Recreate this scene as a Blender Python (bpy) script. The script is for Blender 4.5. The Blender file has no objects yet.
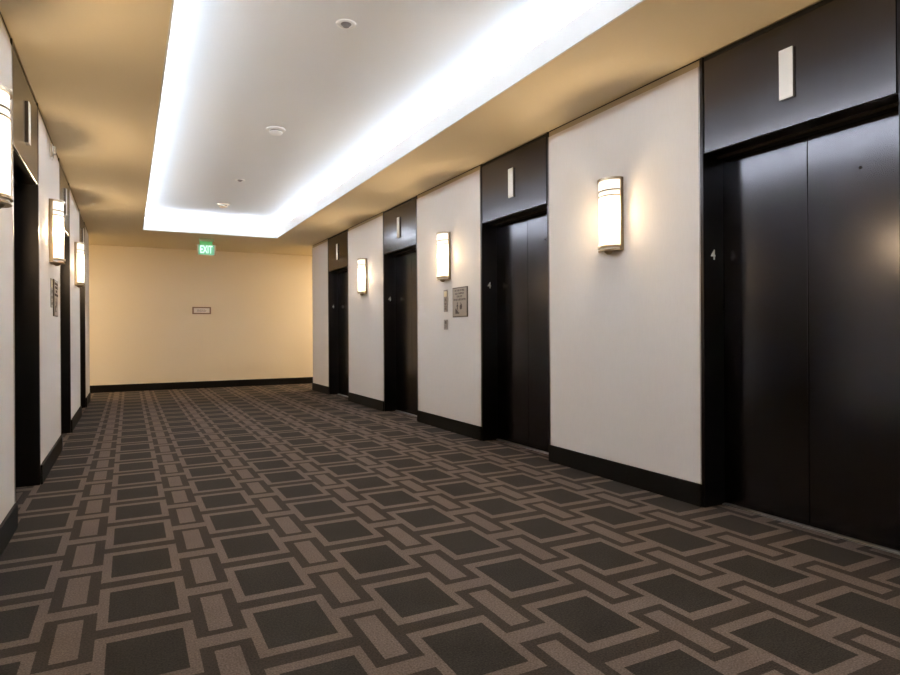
import bpy, bmesh, math
from mathutils import Matrix, Vector

# ------------------------------------------------------------------ camera
sc = bpy.context.scene
COL = sc.collection
PI = math.pi
H_EYE = 1.071
YAW, ROLL, FPX, V0 = math.radians(27.3467), math.radians(-0.3677), 621.17, 332.46
cam_d = bpy.data.cameras.new('camera')
cam = bpy.data.objects.new('camera', cam_d)
COL.objects.link(cam)
cam_d.sensor_width = 36
cam_d.lens = FPX * 36 / 900
cam_d.shift_y = (V0 - 337.5) / 900
cam_d.clip_start = 0.02
F = Vector((math.sin(YAW), math.cos(YAW), 0))
Rr = Vector((math.cos(YAW), -math.sin(YAW), 0))
Dn = Vector((0, 0, -1))
right = Rr * math.cos(ROLL) - Dn * math.sin(ROLL)
down = Rr * math.sin(ROLL) + Dn * math.cos(ROLL)
m = Matrix((right, -down, -F)).transposed().to_4x4()
m.translation = Vector((0, 0, H_EYE))
cam.matrix_world = m
sc.camera = cam

# ------------------------------------------------------------------ world, exposure
w = bpy.data.worlds.new('world')
sc.world = w
w.use_nodes = True
w.node_tree.nodes['Background'].inputs[0].default_value = (0.9, 0.8, 0.7, 1)
w.node_tree.nodes['Background'].inputs[1].default_value = 0.02
sc.view_settings.view_transform = 'Standard'
sc.view_settings.look = 'None'
sc.view_settings.exposure = 1.6
sc.view_settings.gamma = 1.0
sc.view_settings.use_curve_mapping = False

# ------------------------------------------------------------------ room sizes (metres)
XR, XL = 3.094, -0.569          # faces of the two long walls
XC = (XR + XL) / 2
ZC = 2.73                       # soffit
ZU = 3.03                       # raised ceiling
YC = 11.64                      # end of the long walls
YB = 13.18                      # back wall
YN = -3.0                       # behind the camera
RX0, RX1, RY0, RY1 = 0.200, 2.308, -1.6, 10.97   # ceiling recess
TW = 0.27                       # width of the cove trough
CROSS = 4.5                     # how far the cross corridor runs each way
DOORS = [2.095, 4.75, 7.395, 10.04]
SCONCES = [3.422, 6.062, 8.712]

# ------------------------------------------------------------------ lights (cove strips and cross corridor)
COVE_W = 108.0
COVE_COL = (0.82, 0.88, 1.0)
def area(name, loc, sx, sy, power, col, rot=(0, 0, 0)):
    d = bpy.data.lights.new(name, 'AREA')
    d.shape = 'RECTANGLE'
    d.size, d.size_y = sx, sy
    d.energy = power
    d.color = col
    o = bpy.data.objects.new(name, d)
    COL.objects.link(o)
    o.location = loc
    o.rotation_euler = rot
    return o
LY = RY1 - RY0
zc = ZC + 0.135
TILT = math.radians(36)
area('cove_strip_light', (RX1 + 0.10, (RY0 + RY1) / 2, zc), 0.04, LY, COVE_W, COVE_COL, (PI, TILT, 0))
area('cove_strip_light', (RX0 - 0.10, (RY0 + RY1) / 2, zc), 0.04, LY, COVE_W, COVE_COL, (PI, -TILT, 0))
area('cove_strip_light', (XC, RY1 + 0.10, zc), RX1 - RX0, 0.05, 0.6 * COVE_W * (RX1 - RX0) / LY, COVE_COL, (PI, 0, 0))
area('cove_strip_light', (XC, RY0 - 0.10, zc), RX1 - RX0, 0.05, 0.6 * COVE_W * (RX1 - RX0) / LY, COVE_COL, (PI, 0, 0))
WARM = (1.0, 0.82, 0.56)
for sx in (-1, 1):              # lamps of the cross corridor, out of view round both corners
    area('corridor_lamp', (XC + sx * 3.6, (YC + YB) / 2, ZC - 0.03), 0.5, 0.5, 21, WARM)

# ------------------------------------------------------------------ materials
def mat(name, col, rough=0.6, metal=0.0, spec=0.5, emis=None, estr=0.0):
    mt = bpy.data.materials.new(name)
    mt.use_nodes = True
    b = mt.node_tree.nodes['Principled BSDF']
    b.inputs['Base Color'].default_value = (*col, 1)
    b.inputs['Roughness'].default_value = rough
    b.inputs['Metallic'].default_value = metal
    b.inputs['Specular IOR Level'].default_value = spec
    if emis:
        b.inputs['Emission Color'].default_value = (*emis, 1)
        b.inputs['Emission Strength'].default_value = estr
    return mt

def N(mt, kind, **kw):
    n = mt.node_tree.nodes.new(kind)
    for k, v in kw.items():
        setattr(n, k, v)
    return n

def mottle(mt, scale, amount, bump=0.0, stretch=(1, 1, 1), detail=4):
    """slight noise in colour and height, in object space"""
    L = mt.node_tree.links
    b = mt.node_tree.nodes['Principled BSDF']
    tc = N(mt, 'ShaderNodeTexCoord')
    mp = N(mt, 'ShaderNodeMapping')
    mp.inputs['Scale'].default_value = stretch
    nz = N(mt, 'ShaderNodeTexNoise')
    nz.inputs['Scale'].default_value = scale
    nz.inputs['Detail'].default_value = detail
    L.new(tc.outputs['Object'], mp.inputs['Vector'])
    L.new(mp.outputs[0], nz.inputs['Vector'])
    col = tuple(b.inputs['Base Color'].default_value)
    mr = N(mt, 'ShaderNodeMapRange')
    mr.inputs['To Min'].default_value = 1 - amount
    mr.inputs['To Max'].default_value = 1 + amount
    L.new(nz.outputs['Fac'], mr.inputs['Value'])
    vm = N(mt, 'ShaderNodeVectorMath', operation='SCALE')
    vm.inputs[0].default_value = col[:3]
    L.new(mr.outputs[0], vm.inputs['Scale'])
    L.new(vm.outputs[0], b.inputs['Base Color'])
    if bump:
        bp = N(mt, 'ShaderNodeBump')
        bp.inputs['Strength'].default_value = bump
        bp.inputs['Distance'].default_value = 0.002
        L.new(nz.outputs['Fac'], bp.inputs['Height'])
        L.new(bp.outputs[0], b.inputs['Normal'])
    return mt

M = {}
M['wallcover'] = mottle(mat('wallcovering', (0.70, 0.667, 0.632), 0.75), 120, 0.04, 0.08, (1, 1, 0.12))
M['tan'] = mottle(mat('tan_paint', (0.80, 0.705, 0.55), 0.8), 60, 0.02, 0.05)
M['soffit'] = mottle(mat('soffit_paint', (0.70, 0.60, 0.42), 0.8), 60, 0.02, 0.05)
M['shaded_strip'] = mottle(mat('shaded_soffit_paint', (0.46, 0.39, 0.27), 0.8), 60, 0.02, 0.05)  # soffit paint darkened to stand for shade in the recess
M['white'] = mottle(mat('white_ceiling_paint', (0.73, 0.74, 0.74), 0.85), 60, 0.015, 0.03)
M['base'] = mottle(mat('black_baseboard', (0.006, 0.005, 0.0045), 0.6, 0.0, 0.12), 40, 0.1)
M['bronze'] = mottle(mat('dark_bronze', (0.070, 0.068, 0.074), 0.19, 1.0), 90, 0.06, 0.0, (1, 1, 0.04))
M['header'] = mottle(mat('dark_bronze_header', (0.085, 0.081, 0.085), 0.21, 1.0), 90, 0.06, 0.0, (1, 1, 0.04))
M['jamb'] = mat('black_jamb', (0.035, 0.032, 0.032), 0.3, 1.0)
M['lintel'] = mat('dark_brown_lintel', (0.016, 0.011, 0.008), 0.7, 0.0, 0.2)
M['joint'] = mat('black_joint', (0.004, 0.004, 0.004), 0.6)
M['steel'] = mottle(mat('satin_steel', (0.36, 0.34, 0.32), 0.4, 1.0), 60, 0.08, 0, (1, 1, 0.05))
M['sill'] = mat('aluminium_sill', (0.48, 0.48, 0.47), 0.4, 1.0)
M['pale'] = mat('pale_lantern_panel', (0.74, 0.72, 0.67), 0.45, emis=(0.9, 0.86, 0.78), estr=0.03)
M['sconce_metal'] = mat('antique_nickel', (0.30, 0.24, 0.165), 0.32, 0.95)
M['ring_metal'] = mat('ring_metal', (0.10, 0.08, 0.06), 0.6, 0.0, 0.3)
M['numeral'] = mat('white_numeral', (0.8, 0.8, 0.78), 0.5)
M['plastic'] = mat('white_plastic', (0.78, 0.77, 0.74), 0.4)
M['cream_plastic'] = mat('cream_plastic', (0.80, 0.70, 0.56), 0.4)
M['greyplastic'] = mat('grey_plastic', (0.18, 0.17, 0.165), 0.5)
M['lens'] = mat('clear_lens', (0.7, 0.72, 0.75), 0.1)
M['plaque'] = mottle(mat('brushed_plaque', (0.34, 0.30, 0.255), 0.45, 0.6), 80, 0.08, 0, (1, 0.05, 1))
M['plaque_rim'] = mat('plaque_rim', (0.10, 0.085, 0.07), 0.4, 0.5)
M['ink'] = mat('engraved_ink', (0.06, 0.045, 0.035), 0.6)
M['wood'] = mat('sign_frame', (0.26, 0.16, 0.11), 0.5)
M['paper'] = mat('white_sign_face', (0.84, 0.80, 0.76), 0.6)
M['greyink'] = mat('grey_print', (0.40, 0.35, 0.32), 0.7)
M['button'] = mat('call_button', (0.75, 0.68, 0.5), 0.3, 0.8)  # yellow metal, used for the painted sconce reflection on the key plates

g = mat('sconce_glass', (0.9, 0.86, 0.78), 0.4, emis=(1.0, 0.82, 0.60), estr=1.15)
g_b = g.node_tree.nodes['Principled BSDF']
g_t = N(g, 'ShaderNodeBsdfTransparent')
g_m = N(g, 'ShaderNodeMixShader')
g_m.inputs[0].default_value = 0.55
g.node_tree.links.new(g_b.outputs[0], g_m.inputs[1])
g.node_tree.links.new(g_t.outputs[0], g_m.inputs[2])
g.node_tree.links.new(g_m.outputs[0], g.node_tree.nodes['Material Output'].inputs['Surface'])
M['glass'] = g
M['exit_letter'] = mat('exit_letter', (0.5, 0.9, 0.65), 0.4, emis=(0.55, 1.0, 0.70), estr=0.46)
M['exit_field'] = mat('exit_field', (0.15, 0.5, 0.3), 0.4, emis=(0.16, 0.50, 0.28), estr=0.14)
M['exit_panel'] = mat('exit_acrylic', (0.72, 0.66, 0.5), 0.15)
M['exit_glow'] = mat('exit_edge_glow', (0.2, 0.6, 0.3), 0.4, emis=(0.10, 0.80, 0.15), estr=0.08)
M['exit_house'] = mat('exit_housing', (0.45, 0.55, 0.38), 0.4)  # green tint of the sign's glow put into the housing colour

def carpet():
    mt = bpy.data.materials.new('patterned_carpet')
    mt.use_nodes = True
    L = mt.node_tree.links
    b = mt.node_tree.nodes['Principled BSDF']
    tc = N(mt, 'ShaderNodeTexCoord')
    sep = N(mt, 'ShaderNodeSeparateXYZ')
    L.new(tc.outputs['Object'], sep.inputs[0])
    def op(o, a, c=None, d=None):
        n = N(mt, 'ShaderNodeMath', operation=o)
        for i, v in enumerate((a, c, d)):
            if v is None: continue
            if isinstance(v, (int, float)): n.inputs[i].default_value = v
            else: L.new(v, n.inputs[i])
        return n.outputs[0]
    # ragged tuft edges
    nz = N(mt, 'ShaderNodeTexNoise')
    nz.inputs['Scale'].default_value = 170
    nz.inputs['Detail'].default_value = 2
    L.new(tc.outputs['Object'], nz.inputs['Vector'])
    jit = op('MULTIPLY', op('SUBTRACT', nz.outputs['Fac'], 0.5), 0.006)
    PX, PY = 0.4902, 0.4788
    X = op('ADD', sep.outputs[0], jit)
    Y = op('ADD', sep.outputs[1], jit)
    a = op('ABSOLUTE', op('WRAP', op('SUBTRACT', X, 0.0473), PX / 2, -PX / 2))
    bb = op('ABSOLUTE', op('WRAP', op('SUBTRACT', Y, 2.3117), PY / 2, -PY / 2))
    incol = op('LESS_THAN', a, 0.1595)
    inner = op('MULTIPLY', op('LESS_THAN', a, 0.1223), op('LESS_THAN', bb, 0.1524))
    outer = op('LESS_THAN', bb, 0.203)
    light_a = op('MULTIPLY', incol, op('SUBTRACT', outer, inner))
    bo = op('SUBTRACT', PY / 2, bb)
    ao = op('SUBTRACT', PX / 2, a)
    bar = op('GREATER_THAN', bo, 0.199)
    rect = op('MULTIPLY', op('LESS_THAN', bo, 0.1600), op('LESS_THAN', ao, 0.0415))
    light_b = op('MULTIPLY', op('SUBTRACT', 1.0, incol), op('MAXIMUM', bar, rect))
    light = op('MAXIMUM', light_a, light_b)
    dark_in = op('MULTIPLY', incol, inner)
    mix1 = N(mt, 'ShaderNodeMix', data_type='RGBA')
    mix1.inputs['A'].default_value = (0.042, 0.033, 0.027, 1)
    mix1.inputs['B'].default_value = (0.130, 0.100, 0.083, 1)
    L.new(light, mix1.inputs['Factor'])
    mix2 = N(mt, 'ShaderNodeMix', data_type='RGBA')
    mix2.inputs['B'].default_value = (0.033, 0.028, 0.0235, 1)
    L.new(dark_in, mix2.inputs['Factor'])
    L.new(mix1.outputs['Result'], mix2.inputs['A'])
    n2 = N(mt, 'ShaderNodeTexNoise')
    n2.inputs['Scale'].default_value = 150
    n2.inputs['Detail'].default_value = 3
    L.new(tc.outputs['Object'], n2.inputs['Vector'])
    n3 = N(mt, 'ShaderNodeTexNoise')
    n3.inputs['Scale'].default_value = 5
    L.new(tc.outputs['Object'], n3.inputs['Vector'])
    f2 = op('MULTIPLY_ADD', n2.outputs['Fac'], 1.8, 0.1)
    f3 = op('MULTIPLY_ADD', n3.outputs['Fac'], 0.24, 0.88)
    vm = N(mt, 'ShaderNodeVectorMath', operation='SCALE')
    L.new(mix2.outputs['Result'], vm.inputs[0])
    L.new(op('MULTIPLY', f2, f3), vm.inputs['Scale'])
    L.new(vm.outputs[0], b.inputs['Base Color'])
    b.inputs['Roughness'].default_value = 0.95
    b.inputs['Specular IOR Level'].default_value = 0.15
    b.inputs['Sheen Weight'].default_value = 0.0
    bp = N(mt, 'ShaderNodeBump')
    bp.inputs['Strength'].default_value = 0.35
    bp.inputs['Distance'].default_value = 0.004
    L.new(n2.outputs['Fac'], bp.inputs['Height'])
    L.new(bp.outputs[0], b.inputs['Normal'])
    return mt
M['carpet'] = carpet()

# ------------------------------------------------------------------ mesh helpers
class MB:
    def __init__(s): s.bm = bmesh.new()
    def box(s, x0, x1, y0, y1, z0, z1, bevel=0.0):
        r = bmesh.ops.create_cube(s.bm, size=1)
        vs = r['verts']
        for v in vs:
            v.co = Vector(((x0 + x1) / 2 + v.co.x * (x1 - x0), (y0 + y1) / 2 + v.co.y * (y1 - y0), (z0 + z1) / 2 + v.co.z * (z1 - z0)))
        if bevel:
            es = list({e for v in vs for e in v.link_edges})
            bmesh.ops.bevel(s.bm, geom=es, offset=bevel, segments=2, profile=0.5, affect='EDGES')
        return s
    def prism(s, pts, axis, a, b):
        """polygon extruded along axis; pts are the two other coordinates in order"""
        def co(p, t):
            return {'x': (t, p[0], p[1]), 'y': (p[0], t, p[1]), 'z': (p[0], p[1], t)}[axis]
        A = [s.bm.verts.new(co(p, a)) for p in pts]
        B = [s.bm.verts.new(co(p, b)) for p in pts]
        n = len(pts)
        s.bm.faces.new(A); s.bm.faces.new(B[::-1])
        for i in range(n):
            s.bm.faces.new((A[i], A[(i + 1) % n], B[(i + 1) % n], B[i]))
        return s
    def lathe(s, prof, c=(0, 0, 0), seg=40):
        """profile (radius, z) turned round the z axis"""
        rings = []
        for r, z in prof:
            if r < 1e-6: rings.append([s.bm.verts.new((c[0], c[1], c[2] + z))])
            else: rings.append([s.bm.verts.new((c[0] + r * math.cos(2 * PI * k / seg), c[1] + r * math.sin(2 * PI * k / seg), c[2] + z)) for k in range(seg)])
        for p, q in zip(rings, rings[1:]):
            for k in range(seg):
                k2 = (k + 1) % seg
                if len(p) == 1 and len(q) == 1: continue
                if len(p) == 1: s.bm.faces.new((p[0], q[k], q[k2]))
                elif len(q) == 1: s.bm.faces.new((p[k], q[0], p[k2]))
                else: s.bm.faces.new((p[k], q[k], q[k2], p[k2]))
        return s
    def build(s, name, m_, parent=None, smooth=False):
        bmesh.ops.recalc_face_normals(s.bm, faces=s.bm.faces)
        me = bpy.data.meshes.new(name)
        s.bm.to_mesh(me); s.bm.free()
        me.materials.append(m_)
        if smooth:
            for p in me.polygons: p.use_smooth = True
            try: me.set_sharp_from_angle(angle=math.radians(35))
            except Exception: pass
        o = bpy.data.objects.new(name, me)
        COL.objects.link(o)
        if parent: o.parent = parent
        return o

def tag(o, label=None, cat=None, group=None, kind=None):
    if label: o['label'] = label
    if cat: o['category'] = cat
    if group: o['group'] = group
    if kind: o['kind'] = kind
    return o

def empty(name, loc, rz=0.0):
    o = bpy.data.objects.new(name, None)
    COL.objects.link(o)
    o.empty_display_size = 0.1
    o.location = loc
    o.rotation_euler = (0, 0, rz)
    return o

def copy_tree(o, parent=None):
    c = o.copy(); COL.objects.link(c)
    if parent: c.parent = parent
    for ch in list(o.children): copy_tree(ch, c)
    return c

def text_mesh(txt, size, m_, name, parent, depth=0.002, align='CENTER', bold=0.0, sx=1.0):
    """text standing in the local y-z plane and read from +x"""
    cu = bpy.data.curves.new(name, 'FONT')
    cu.body = txt; cu.size = size; cu.align_x = align; cu.align_y = 'CENTER'
    cu.extrude = depth / 2; cu.offset = bold; cu.resolution_u = 6
    tmp = bpy.data.objects.new(name, cu)
    COL.objects.link(tmp)
    bpy.context.view_layer.update()
    dg = bpy.context.evaluated_depsgraph_get()
    me = bpy.data.meshes.new_from_object(tmp.evaluated_get(dg))
    bpy.data.objects.remove(tmp)
    me.transform(Matrix.Scale(sx, 4, Vector((1, 0, 0))))
    me.transform(Matrix(((0, 0, 1, 0), (1, 0, 0, 0), (0, 1, 0, 0), (0, 0, 0, 1))))
    me.materials.clear(); me.materials.append(m_)
    o = bpy.data.objects.new(name, me)
    COL.objects.link(o)
    if parent: o.parent = parent
    return o

# ------------------------------------------------------------------ floor
fl = MB()
fl.box(XL - 0.205, XR + 0.205, YN, YC, -0.06, 0)
fl.box(XC - CROSS, XC + CROSS, YC, YB, -0.06, 0)
floor = tag(fl.build('floor', M['carpet']), 'dark brown carpet with a woven pattern of taupe framed rectangles', None, kind='structure')

# ------------------------------------------------------------------ ceiling: tan soffit, lip, cove and raised white ceiling
so = MB()
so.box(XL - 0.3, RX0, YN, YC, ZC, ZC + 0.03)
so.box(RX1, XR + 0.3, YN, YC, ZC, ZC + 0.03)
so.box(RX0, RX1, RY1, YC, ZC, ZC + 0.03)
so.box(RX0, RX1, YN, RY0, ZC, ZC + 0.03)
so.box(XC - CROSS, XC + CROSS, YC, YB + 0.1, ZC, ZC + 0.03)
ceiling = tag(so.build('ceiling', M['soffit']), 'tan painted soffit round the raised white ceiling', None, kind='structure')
up = MB()
x0, x1, y0, y1 = RX0 - TW, RX1 + TW, RY0 - TW, RY1 + TW
up.box(x0 - 0.05, x1 + 0.05, y0 - 0.05, y1 + 0.05, ZU, ZU + 0.05)
up.box(x0 - 0.05, x0, y0 - 0.05, y1 + 0.05, ZC + 0.03, ZU)
up.box(x1, x1 + 0.05, y0 - 0.05, y1 + 0.05, ZC + 0.03, ZU)
up.box(x0, x1, y1, y1 + 0.05, ZC + 0.03, ZU)
up.box(x0, x1, y0 - 0.05, y0, ZC + 0.03, ZU)
for (a, b_, c, d) in ((x0, RX0, y0, y1), (RX1, x1, y0, y1), (RX0, RX1, RY1, y1), (RX0, RX1, y0, RY0)):
    up.box(a, b_, c, d, ZC + 0.03, ZC + 0.035)
up.build('raised_ceiling', M['white'], ceiling)
lp = MB()
t = 0.006
FH = 0.155
lp.box(RX0, RX0 + t, RY0, RY1, ZC - 0.002, ZC + FH)
lp.box(RX1 - t, RX1, RY0, RY1, ZC - 0.002, ZC + FH)
lp.box(RX0 + t, RX1 - t, RY1 - t, RY1, ZC - 0.002, ZC + FH)
lp.box(RX0 + t, RX1 - t, RY0, RY0 + t, ZC - 0.002, ZC + FH)
lp.build('cove_lip', M['white'], ceiling)
bd = MB()
q = 0.007
bd.box(RX0 + t, RX0 + t + q, RY0 + t, RY1 - t, ZC - 0.002, ZC + 0.014)
bd.box(RX1 - t - q, RX1 - t, RY0 + t, RY1 - t, ZC - 0.002, ZC + 0.014)
bd.box(RX0 + t + q, RX1 - t - q, RY1 - t - q, RY1 - t, ZC - 0.002, ZC + 0.014)
bd.box(RX0 + t + q, RX1 - t - q, RY0 + t, RY0 + t + q, ZC - 0.002, ZC + 0.014)
bd.build('corner_bead', M['white'], ceiling)

# ------------------------------------------------------------------ long walls
HW = 0.561            # half width of a doorway in the wall
BH = 0.137
def long_wall(name, side):
    """side +1 = right wall, -1 = left wall"""
    xf = XR if side > 0 else XL
    def X(d): return xf + side * d                # d metres into the wall
    def bx(mb, d0, d1, *r, **k):
        a, b_ = sorted((X(d0), X(d1))); return mb.box(a, b_, *r, **k)
    wm = MB()
    edges = [YN] + [e for c in DOORS for e in (c - HW, c + HW)] + [YC]
    spans = [(edges[i], edges[i + 1]) for i in range(0, len(edges), 2)]
    for a, b_ in spans: bx(wm, 0.012, 0.26, a, b_, 0, ZC)
    for c in DOORS: bx(wm, 0.205, 0.26, c - HW, c + HW, 0, ZC)
    # wing wall facing the cross corridor
    a, b_ = sorted((X(0.26), XC + side * CROSS)); wm.box(a, b_, YC - 0.25, YC, 0, ZC)
    wall = tag(wm.build(name, M['tan']), kind='structure')
    for i, (a, b_) in enumerate(spans):
        pa, pb = a + (0.009 if i else 0.0), b_ - (0.009 if i < len(spans) - 1 else 0.004)
        pm = MB(); bx(pm, 0, 0.012, pa, pb, BH - 0.01, ZC - 0.050)
        p = pm.build('wall_panel', M['wallcover'], wall)
        tr = MB()
        if i: bx(tr, -0.002, 0.012, a, pa, BH, ZC - 0.050)
        if i < len(spans) - 1: bx(tr, -0.002, 0.012, pb, b_, BH, ZC - 0.050)
        else: bx(tr, -0.002, 0.012, pb, b_, BH, ZC - 0.050)
        tr.build('edge_trim', M['steel'], p)
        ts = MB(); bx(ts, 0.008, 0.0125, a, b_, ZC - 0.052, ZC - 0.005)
        ts.build('top_strip', M['shaded_strip'], wall)
        rj = MB(); bx(rj, 0.006, 0.012, pa, pb, ZC - 0.007, ZC)  # thin black bar standing in for the shadow line under the soffit
        rj.build('reveal_shadow_line', M['joint'], p)
    base = MB()
    for i, (a, b_) in enumerate(spans):
        e = 0.014 if i == len(spans) - 1 else 0
        bx(base, -0.014, 0.012, a, b_ + e, 0, BH, bevel=0.002)
    a, b_ = sorted((X(0.012), XC + side * CROSS)); base.box(a, b_, YC, YC + 0.014, 0, BH)
    tag(base.build('baseboard_right' if side > 0 else 'baseboard_left', M['base']), kind='structure')
long_wall('wall_right', 1)
long_wall('wall_left', -1)
bw = MB(); bw.box(XC - CROSS, XC + CROSS, YB, YB + 0.1, 0, ZC)
tag(bw.build('wall_back', M['tan']), kind='structure')
bb = MB(); bb.box(XC - CROSS, XC + CROSS, YB - 0.014, YB, 0, BH, bevel=0.002)
tag(bb.build('baseboard_back', M['base']), kind='structure')
nw = MB(); nw.box(XL - 0.3, XR + 0.3, YN - 0.1, YN, 0, ZC)
tag(nw.build('wall_front', M['tan']), kind='structure')
for nm, sx in (('wall_corridor_right', 1), ('wall_corridor_left', -1)):
    ew = MB(); a, b_ = sorted((XC + sx * CROSS, XC + sx * (CROSS + 0.1))); ew.box(a, b_, YC - 0.25, YB + 0.1, 0, ZC)
    tag(ew.build(nm, M['tan']), kind='structure')

# ------------------------------------------------------------------ elevator doors (local: +x into the room, y along the wall)
def make_door():
    root = empty('door_1', (0, 0, 0))
    for s in (-1, 1):
        j = MB(); y0, y1 = sorted((s * 0.538, s * 0.5605))
        j.box(-0.203, 0.001, y0, y1, 0, ZC - 0.004)
        j.build('jamb', M['jamb'], root)
    hd = MB()
    hd.box(-0.203, -0.012, -0.538, 0.538, 2.140, ZC - 0.004)
    hd.build('door_head', M['jamb'], root)
    ln = MB(); ln.box(-0.203, -0.120, -0.538, 0.538, 2.121, 2.140); ln.build('lintel', M['lintel'], root)
    jt = MB(); jt.box(-0.012, -0.0105, -0.538, 0.538, 2.140, ZC - 0.004)
    jt.build('shadow_joint', M['joint'], root)
    hp = MB(); hp.box(-0.0105, 0.0, -0.527, 0.527, 2.142, ZC - 0.035, bevel=0.0015)
    hp.build('header_panel', M['header'], root)
    for s in (-1, 1):
        lf = MB(); y0, y1 = sorted((s * 0.002, s * 0.538))
        lf.box(-0.200, -0.172, y0, y1, 0.012, 2.122, bevel=0.002)
        leaf = lf.build('door_leaf', M['bronze'], root)
        if s > 0:
            kh = MB(); 
            kh.lathe([(0.0, 0.0015), (0.0075, 0.0015), (0.0085, 0.0), (0.0085, -0.002), (0, -0.002)], seg=20)
            k = kh.build('keyhole', M['joint'], leaf)
            k.rotation_euler = (0, PI / 2, 0); k.location = (-0.1705, 0.275, 1.885)
    sl = MB()
    sl.box(-0.203, -0.150, -0.538, 0.538, 0, 0.008)
    sl.box(-0.169, -0.162, -0.538, 0.538, 0.008, 0.0095)
    sl.build('door_sill', M['sill'], root)
    return root
d0 = make_door()
names_r = ['nearest the viewer at the right edge of the photo', 'second from the viewer, just past the fire plaque wall', 'third from the viewer', 'farthest away, beside the cross corridor']
n = 0
for side, rz, xf in ((1, PI, XR), (-1, 0, XL)):
    for i, c in enumerate(DOORS):
        o = d0 if n == 0 else copy_tree(d0)
        n += 1
        o.name = 'door_%d' % n
        o.location = (xf, c, 0); o.rotation_euler = (0, 0, rz)
        o['kind'] = 'structure'
        wl = 'right' if side > 0 else 'left'
        ordn = ['nearest', 'second nearest', 'third nearest', 'farthest'][i]
        o['label'] = 'dark bronze two-leaf elevator doorway, %s of the four on the %s wall' % (ordn, wl)

def place(o, side, y, z, off=0.0):
    xf = XR if side > 0 else XL
    o.location = (xf - side * off, y, z)
    o.rotation_euler = (0, 0, PI if side > 0 else 0)
    return o

# ------------------------------------------------------------------ elevator lanterns on the header panels
def make_lantern():
    root = empty('hall_lantern', (0, 0, 0))
    a = MB(); a.box(0, 0.012, -0.039, 0.039, -0.132, 0.132, bevel=0.001); a.build('housing', M['plaque_rim'], root)
    b_ = MB(); b_.box(0.012, 0.016, -0.038, 0.038, -0.131, 0.131, bevel=0.001); b_.build('face_panel', M['pale'], root)
    return root
l0 = make_lantern(); first = True
txt_r = ['nearest elevator on the right', 'right-wall elevator beside the fire plaque', 'third elevator on the right wall', 'farthest elevator on the right wall']
txt_l = [None, 'nearest visible left-wall elevator', 'middle visible elevator on the left wall', 'farthest elevator on the left wall']
for side in (1, -1):
    for i, c in enumerate(DOORS):
        tx = (txt_r if side > 0 else txt_l)[i]
        if tx is None: continue
        o = l0 if first else copy_tree(l0); first = False
        place(o, side, c - side * 0.006, 2.423)
        tag(o, 'blank off-white lantern panel above the ' + tx, 'indicator light', 'lantern panels above the elevator doors')

# ------------------------------------------------------------------ floor numerals on the far jambs, right wall
ord4 = ['nearest elevator, white on black', 'second nearest elevator on the right', 'third elevator on the right', 'farthest elevator on the right']
n4 = None
for i, c in enumerate(DOORS):
    if n4 is None:
        o = n4 = text_mesh('4', 0.085, M['numeral'], 'floor_number', None, depth=0.003, bold=0.0012, sx=0.9)
    else:
        o = n4.copy(); COL.objects.link(o)
    o.rotation_euler = (0, 0, -PI / 2)
    o.location = (XR + 0.082, c + 0.538 - 0.0014, 1.533)
    tag(o, 'small numeral 4 on the far jamb of the ' + ord4[i], 'floor number', 'floor numerals on the right-hand elevator jambs')

# ------------------------------------------------------------------ wall sconces
def bow(w_, d_, n_=20, y_off=0.0, x_off=0.0):
    """outline of a bowed front: half ellipse, (x, y) pairs"""
    return [(x_off + d_ * math.cos(t_), w_ * math.sin(t_)) for t_ in [-PI / 2 + PI * k / n_ for k in range(n_ + 1)]]
def make_sconce():
    root = empty('wall_sconce', (0, 0, 0))
    hb = 0.258
    bp = MB(); bp.box(0, 0.016, -0.108, 0.108, -hb, hb, bevel=0.002)
    bp.build('back_plate', M['sconce_metal'], root)
    gl = MB(); gl.prism(bow(0.098, 0.078, 24, x_off=0.016), 'z', -hb + 0.028, hb - 0.018)
    gls = gl.build('glass_shade', M['glass'], root, smooth=True)
    def band(nm, z0, z1, ww, dd, parent):
        b_ = MB(); b_.prism(bow(ww, dd, 24, x_off=0.014), 'z', z0, z1); return b_.build(nm, M['ring_metal'] if nm == 'ring' else M['sconce_metal'], parent, smooth=True)
    band('top_cap', hb - 0.018, hb, 0.108, 0.092, root)
    band('bottom_band', -hb + 0.022, -hb + 0.038, 0.108, 0.092, root)
    band('bottom_cap', -hb + 0.000, -hb + 0.009, 0.107, 0.088, root)
    g2 = MB(); g2.prism(bow(0.097, 0.077, 24, x_off=0.015), 'z', -hb + 0.009, -hb + 0.022); g2.build('lower_glass', M['plastic'], root, smooth=True)
    band('ring', hb - 0.092, hb - 0.083, 0.1025, 0.083, root)
    band('ring', hb - 0.131, hb - 0.122, 0.1025, 0.083, root)
    for s in (-1, 1):
        pm = MB(); y0, y1 = sorted((s * 0.101, s * 0.108)); pm.box(0.016, 0.028, y0, y1, -hb + 0.004, hb - 0.004); pm.build('side_rail', M['sconce_metal'], root)
    fn = MB(); fn.lathe([(0, -0.022), (0.012, -0.020), (0.026, -0.010), (0.032, 0.0), (0, 0.0)], seg=24)
    f_ = fn.build('finial', M['sconce_metal'], root, smooth=True); f_.location = (0.045, 0, -hb)
    return root
s0 = make_sconce(); first = True
BULB_W = 13.0
bulb = bpy.data.lights.new('sconce_bulb', 'POINT')
bulb.energy = BULB_W; bulb.color = (1.0, 0.74, 0.44); bulb.shadow_soft_size = 0.03
bulb_o = bpy.data.objects.new('sconce_bulb', bulb); COL.objects.link(bulb_o)
bulb_o.parent = s0; bulb_o.location = (0.050, 0, 0.0)
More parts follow.
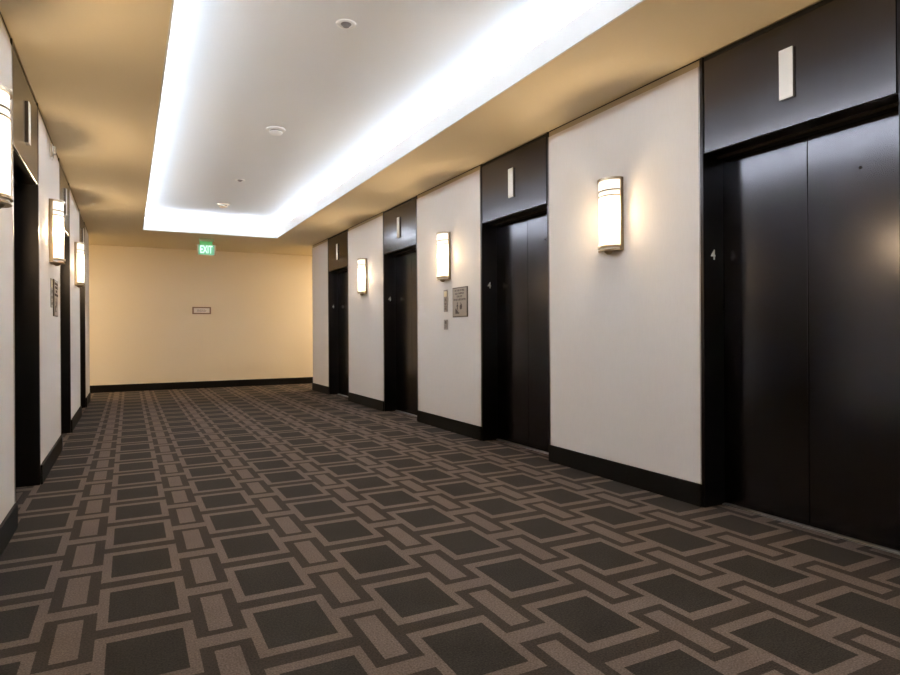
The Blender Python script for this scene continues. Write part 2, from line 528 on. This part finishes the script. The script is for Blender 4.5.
stext = {(1, 0): 'right wall sconce nearest the viewer, left of the nearest elevator',
         (1, 1): 'sconce above the call plates on the right wall',
         (1, 2): 'farthest lit sconce on the right wall',
         (-1, 0): 'large sconce cut by the left edge of the photo',
         (-1, 1): 'middle sconce on the left wall above the narrow plaque',
         (-1, 2): 'farthest lit sconce on the left wall, next to the back wall'}
for side in (1, -1):
    for i, y in list(enumerate(SCONCES)) + [(-1, 0.785)]:  # last pair is out of view beside the camera, added for lighting
        o = s0 if first else copy_tree(s0); first = False
        place(o, side, y, 1.901 if side > 0 else 1.920)
        if i < 0: lab = 'added lit bowed glass sconce, out of view, on the %s wall beside the camera' % ('right' if side > 0 else 'left')
        else: lab = 'lit bowed white glass ' + stext[(side, i)] if stext[(side, i)].startswith('sconce') else 'lit bowed glass ' + stext[(side, i)]
        tag(o, lab, 'wall light', 'bowed glass sconces between the elevators')

# ------------------------------------------------------------------ fire plaques
def make_plaque():
    root = empty('fire_plaque', (0, 0, 0))
    hw, hh = 0.163, 0.158
    fr = MB()
    fr.box(0, 0.010, -hw, hw, -hh, hh, bevel=0.002)
    fr.build('frame', M['plaque_rim'], root)
    pl = MB(); pl.box(0.010, 0.012, -hw + 0.012, hw - 0.012, -hh + 0.012, hh - 0.012)
    pt = pl.build('plate', M['plaque'], root)
    for k, (s, z) in enumerate((('IN CASE OF FIRE', 0.122), ('USE STAIRWAY', 0.090), ('FOR EXIT', 0.058), ('DO NOT USE ELEVATOR', 0.026))):
        tm = text_mesh(s, 0.029, M['ink'], 'lettering', pt, depth=0.0012, bold=0.0006, sx=1.0 if k < 3 else 0.82)
        tm.location = (0.0125, 0, z)
    # pictograms: a figure on stairs and a flame
    st = MB()
    st.prism([(-0.105, -0.125), (-0.02, -0.125), (-0.02, -0.112), (-0.045, -0.112), (-0.045, -0.098), (-0.068, -0.098), (-0.068, -0.084), (-0.090, -0.084), (-0.090, -0.070), (-0.105, -0.070)], 'x', 0.012, 0.0132)
    st.build('stairs_symbol', M['ink'], pt).location = (0, 0.012, 0.004)
    mn = MB()
    mn.prism([(-0.062 + 0.009 * math.cos(a), -0.012 + 0.009 * math.sin(a)) for a in [2 * PI * k / 14 for k in range(14)]], 'x', 0.012, 0.0132)
    mn.prism([(-0.070, -0.024), (-0.054, -0.024), (-0.044, -0.046), (-0.049, -0.050), (-0.056, -0.040), (-0.056, -0.058), (-0.045, -0.092), (-0.052, -0.096), (-0.063, -0.064), (-0.072, -0.082), (-0.080, -0.080), (-0.070, -0.056), (-0.070, -0.040), (-0.080, -0.050), (-0.083, -0.045)], 'x', 0.012, 0.0132)
    mn.build('figure_symbol', M['ink'], pt).location = (0, 0.014, 0.002)
    fm = MB()
    fm.prism([(0.055, -0.010), (0.066, -0.028), (0.080, -0.040), (0.086, -0.062), (0.078, -0.082), (0.060, -0.092), (0.042, -0.086), (0.033, -0.068), (0.036, -0.050), (0.044, -0.040), (0.048, -0.050), (0.054, -0.036)], 'x', 0.012, 0.0132)
    fm.build('flame_symbol', M['ink'], pt).location = (0, -0.030, 0.012)
    return root
p0 = make_plaque()
place(p0, 1, 5.737, 1.389)
tag(p0, 'square brushed metal fire plaque on the right wall, right of the call plates', 'plaque', 'fire plaques beside the call buttons')
p1 = copy_tree(p0); place(p1, -1, 6.07 + 0.30, 1.389)
tag(p1, 'brushed metal fire plaque on the left wall, seen nearly edge-on under the middle sconce', 'plaque', 'fire plaques beside the call buttons')

# ------------------------------------------------------------------ elevator call plates
def make_key_plate():
    root = empty('key_switch_plate', (0, 0, 0))
    a = MB(); a.box(0, 0.006, -0.044, 0.044, -0.120, 0.120, bevel=0.0015); a.build('plate', M['steel'], root)
    b_ = MB(); b_.box(0.006, 0.007, -0.034, 0.034, 0.045, 0.105); b_.build('painted_reflection', M['button'], root)  # yellow patch painting the sconce's reflection in the steel
    for z in (0.015, -0.035, -0.085):
        c = MB(); c.lathe([(0, 0.004), (0.012, 0.004), (0.014, 0), (0, 0)], seg=20)
        o = c.build('key_switch', M['greyplastic'], root, smooth=True); o.rotation_euler = (0, PI / 2, 0); o.location = (0.006, 0, z)
    c = MB()
    for k in range(4): c.box(0.006, 0.0068, -0.03, 0.03, -0.003 - k * 0.030, 0.000 - k * 0.030)
    c.build('engraving', M['ink'], root)
    return root
def make_call_plate():
    root = empty('call_button_plate', (0, 0, 0))
    a = MB(); a.box(0, 0.006, -0.044, 0.044, -0.055, 0.055, bevel=0.0015); a.build('plate', M['steel'], root)
    for z in (0.022, -0.022):
        c = MB(); c.lathe([(0, 0.006), (0.011, 0.006), (0.013, 0.004), (0.013, 0), (0, 0)], seg=24)
        o = c.build('call_button', M['greyplastic'], root, smooth=True); o.rotation_euler = (0, PI / 2, 0); o.location = (0.006, 0, z)
        r = MB(); r.lathe([(0.013, 0), (0.013, 0.003), (0.017, 0.003), (0.017, 0), (0.013, 0)], seg=24)
        o = r.build('button_ring', M['jamb'], root, smooth=True); o.rotation_euler = (0, PI / 2, 0); o.location = (0.006, 0, z)
    return root
k0 = make_key_plate(); place(k0, 1, 6.075, 1.418)
tag(k0, 'narrow upright steel key switch plate under the right wall sconce, upper of two', 'switch plate', 'key switch plates')
k1 = copy_tree(k0); place(k1, -1, 6.075, 1.418)
tag(k1, 'narrow steel key switch plate on the left wall, just before the fire plaque', 'switch plate', 'key switch plates')
c0 = make_call_plate(); place(c0, 1, 6.075, 1.157)
tag(c0, 'small steel elevator call button plate on the right wall, below the key switch plate', 'call buttons')

# ------------------------------------------------------------------ fire alarm strobe high on the left wall
r = empty('fire_alarm_strobe', (0, 0, 0))
a = MB(); a.box(0, 0.020, -0.06, 0.06, -0.055, 0.055, bevel=0.006); a.build('housing', M['plastic'], r, smooth=False)
a = MB(); a.box(0.020, 0.040, -0.03, 0.03, -0.02, 0.045, bevel=0.005); a.build('strobe_lens', M['lens'], r)
a = MB()
for k in range(4): a.box(0.020, 0.021, -0.04, 0.04, -0.046 + k * 0.007, -0.043 + k * 0.007)
a.build('sounder_grille', M['greyplastic'], r)
place(r, -1, 6.10, 2.592)
tag(r, 'white wall-mounted fire alarm strobe high on the left wall under the soffit', 'alarm')

# ------------------------------------------------------------------ smoke detectors and sprinklers on the raised ceiling
def detector(loc, mt, lab):
    root = empty('smoke_detector', loc)
    a = MB(); a.lathe([(0, 0), (0.088, 0), (0.091, -0.006), (0.088, -0.014), (0.070, -0.018), (0, -0.018)]); a.build('base_plate', mt, root, smooth=True)
    a = MB(); a.lathe([(0.056, -0.018), (0.056, -0.030), (0, -0.030), (0, -0.018)]); a.build('sensing_gap', M['greyplastic'], root, smooth=True)
    a = MB(); a.lathe([(0, -0.030), (0.062, -0.030), (0.064, -0.036), (0.052, -0.050), (0.030, -0.057), (0, -0.058)]); a.build('cover', mt, root, smooth=True)
    tag(root, lab, 'smoke detector', 'smoke detectors on the raised ceiling')
detector((1.262, 6.045, ZU), M['plastic'], 'white round smoke detector on the raised ceiling, the nearer of two')
detector((1.280, 9.90, ZU), M['cream_plastic'], 'cream round smoke detector at the far end of the raised ceiling, above the exit sign')
def sprinkler(loc, lab):
    root = empty('ceiling_sprinkler', loc)
    a = MB(); a.lathe([(0.0, 0), (0.064, 0), (0.063, -0.005), (0.050, -0.007), (0.046, -0.003), (0, -0.003)]); a.build('escutcheon', M['plastic'], root, smooth=True)
    a = MB(); a.lathe([(0, -0.003), (0.034, -0.003), (0.028, -0.009), (0.009, -0.011), (0.009, -0.016), (0.019, -0.017), (0.019, -0.019), (0, -0.019)]); a.build('sprinkler_head', M['greyplastic'], root, smooth=True)
    tag(root, lab, 'sprinkler', 'sprinkler heads in the raised ceiling')
sprinkler((1.234, 3.792, ZU), 'round sprinkler head on the raised ceiling near the top edge of the photo')
sprinkler((1.270, 8.25, ZU), 'small dark sprinkler head on the raised ceiling between the two smoke detectors')

# ------------------------------------------------------------------ exit sign under the soffit (local +x faces the camera)
r = empty('exit_sign', (1.211, 11.573, ZC), -PI / 2)
a = MB(); a.box(-0.04, 0.04, -0.12, 0.12, -0.045, 0.0, bevel=0.004); a.build('housing', M['exit_house'], r)
a = MB(); a.box(-0.006, 0.006, -0.11, 0.10, -0.103, -0.045); a.build('painted_glow_bar', M['exit_glow'], r)  # green glow above the panel, painted as a faintly emissive bar
a = MB(); a.box(-0.004, 0.004, -0.155, 0.155, -0.282, -0.103, bevel=0.001); pn = a.build('acrylic_panel', M['exit_panel'], r)
a = MB(); a.box(0.004, 0.0055, -0.130, 0.130, -0.276, -0.106); fd = a.build('green_field', M['exit_field'], pn)
tm = text_mesh('EXIT', 0.185, M['exit_letter'], 'lettering', pn, depth=0.002, bold=0.003, sx=1.0)
sy = 0.200 / tm.dimensions.y; sz = 0.135 / tm.dimensions.z
tm.data.transform(Matrix.Diagonal((1, sy, sz, 1))); tm.location = (0.0065, -0.003, -0.191)
tag(r, 'lit green exit sign hanging from the tan soffit before the back wall', 'exit sign')

# ------------------------------------------------------------------ framed notice on the back wall
xs, zs = 1.223 * 1.05, 1.463 * 1.05
r = empty('framed_wall_sign', (xs, YB, zs), -PI / 2)
hw, hh = 0.172, 0.070
a = MB()
for (y0, y1, z0, z1) in ((-hw, hw, hh - 0.022, hh), (-hw, hw, -hh, -hh + 0.022), (-hw, -hw + 0.026, -hh + 0.022, hh - 0.022), (hw - 0.026, hw, -hh + 0.022, hh - 0.022)):
    a.box(0, 0.02, y0, y1, z0, z1)
a.build('frame', M['wood'], r)
a = MB(); a.box(0, 0.010, -hw + 0.026, hw - 0.026, -hh + 0.022, hh - 0.022); pn = a.build('sign_face', M['paper'], r)
a = MB()
for k in range(3):
    y = -0.085
    for ww in ((0.05, 0.07, 0.04), (0.08, 0.05, 0.05), (0.04, 0.06, 0.07))[k]:
        a.box(0.010, 0.0106, y, y + ww - 0.010, 0.010 - k * 0.016, 0.018 - k * 0.016); y += ww
a.build('printed_lines', M['greyink'], pn)
tag(r, 'small framed white notice on the tan back wall', 'sign')
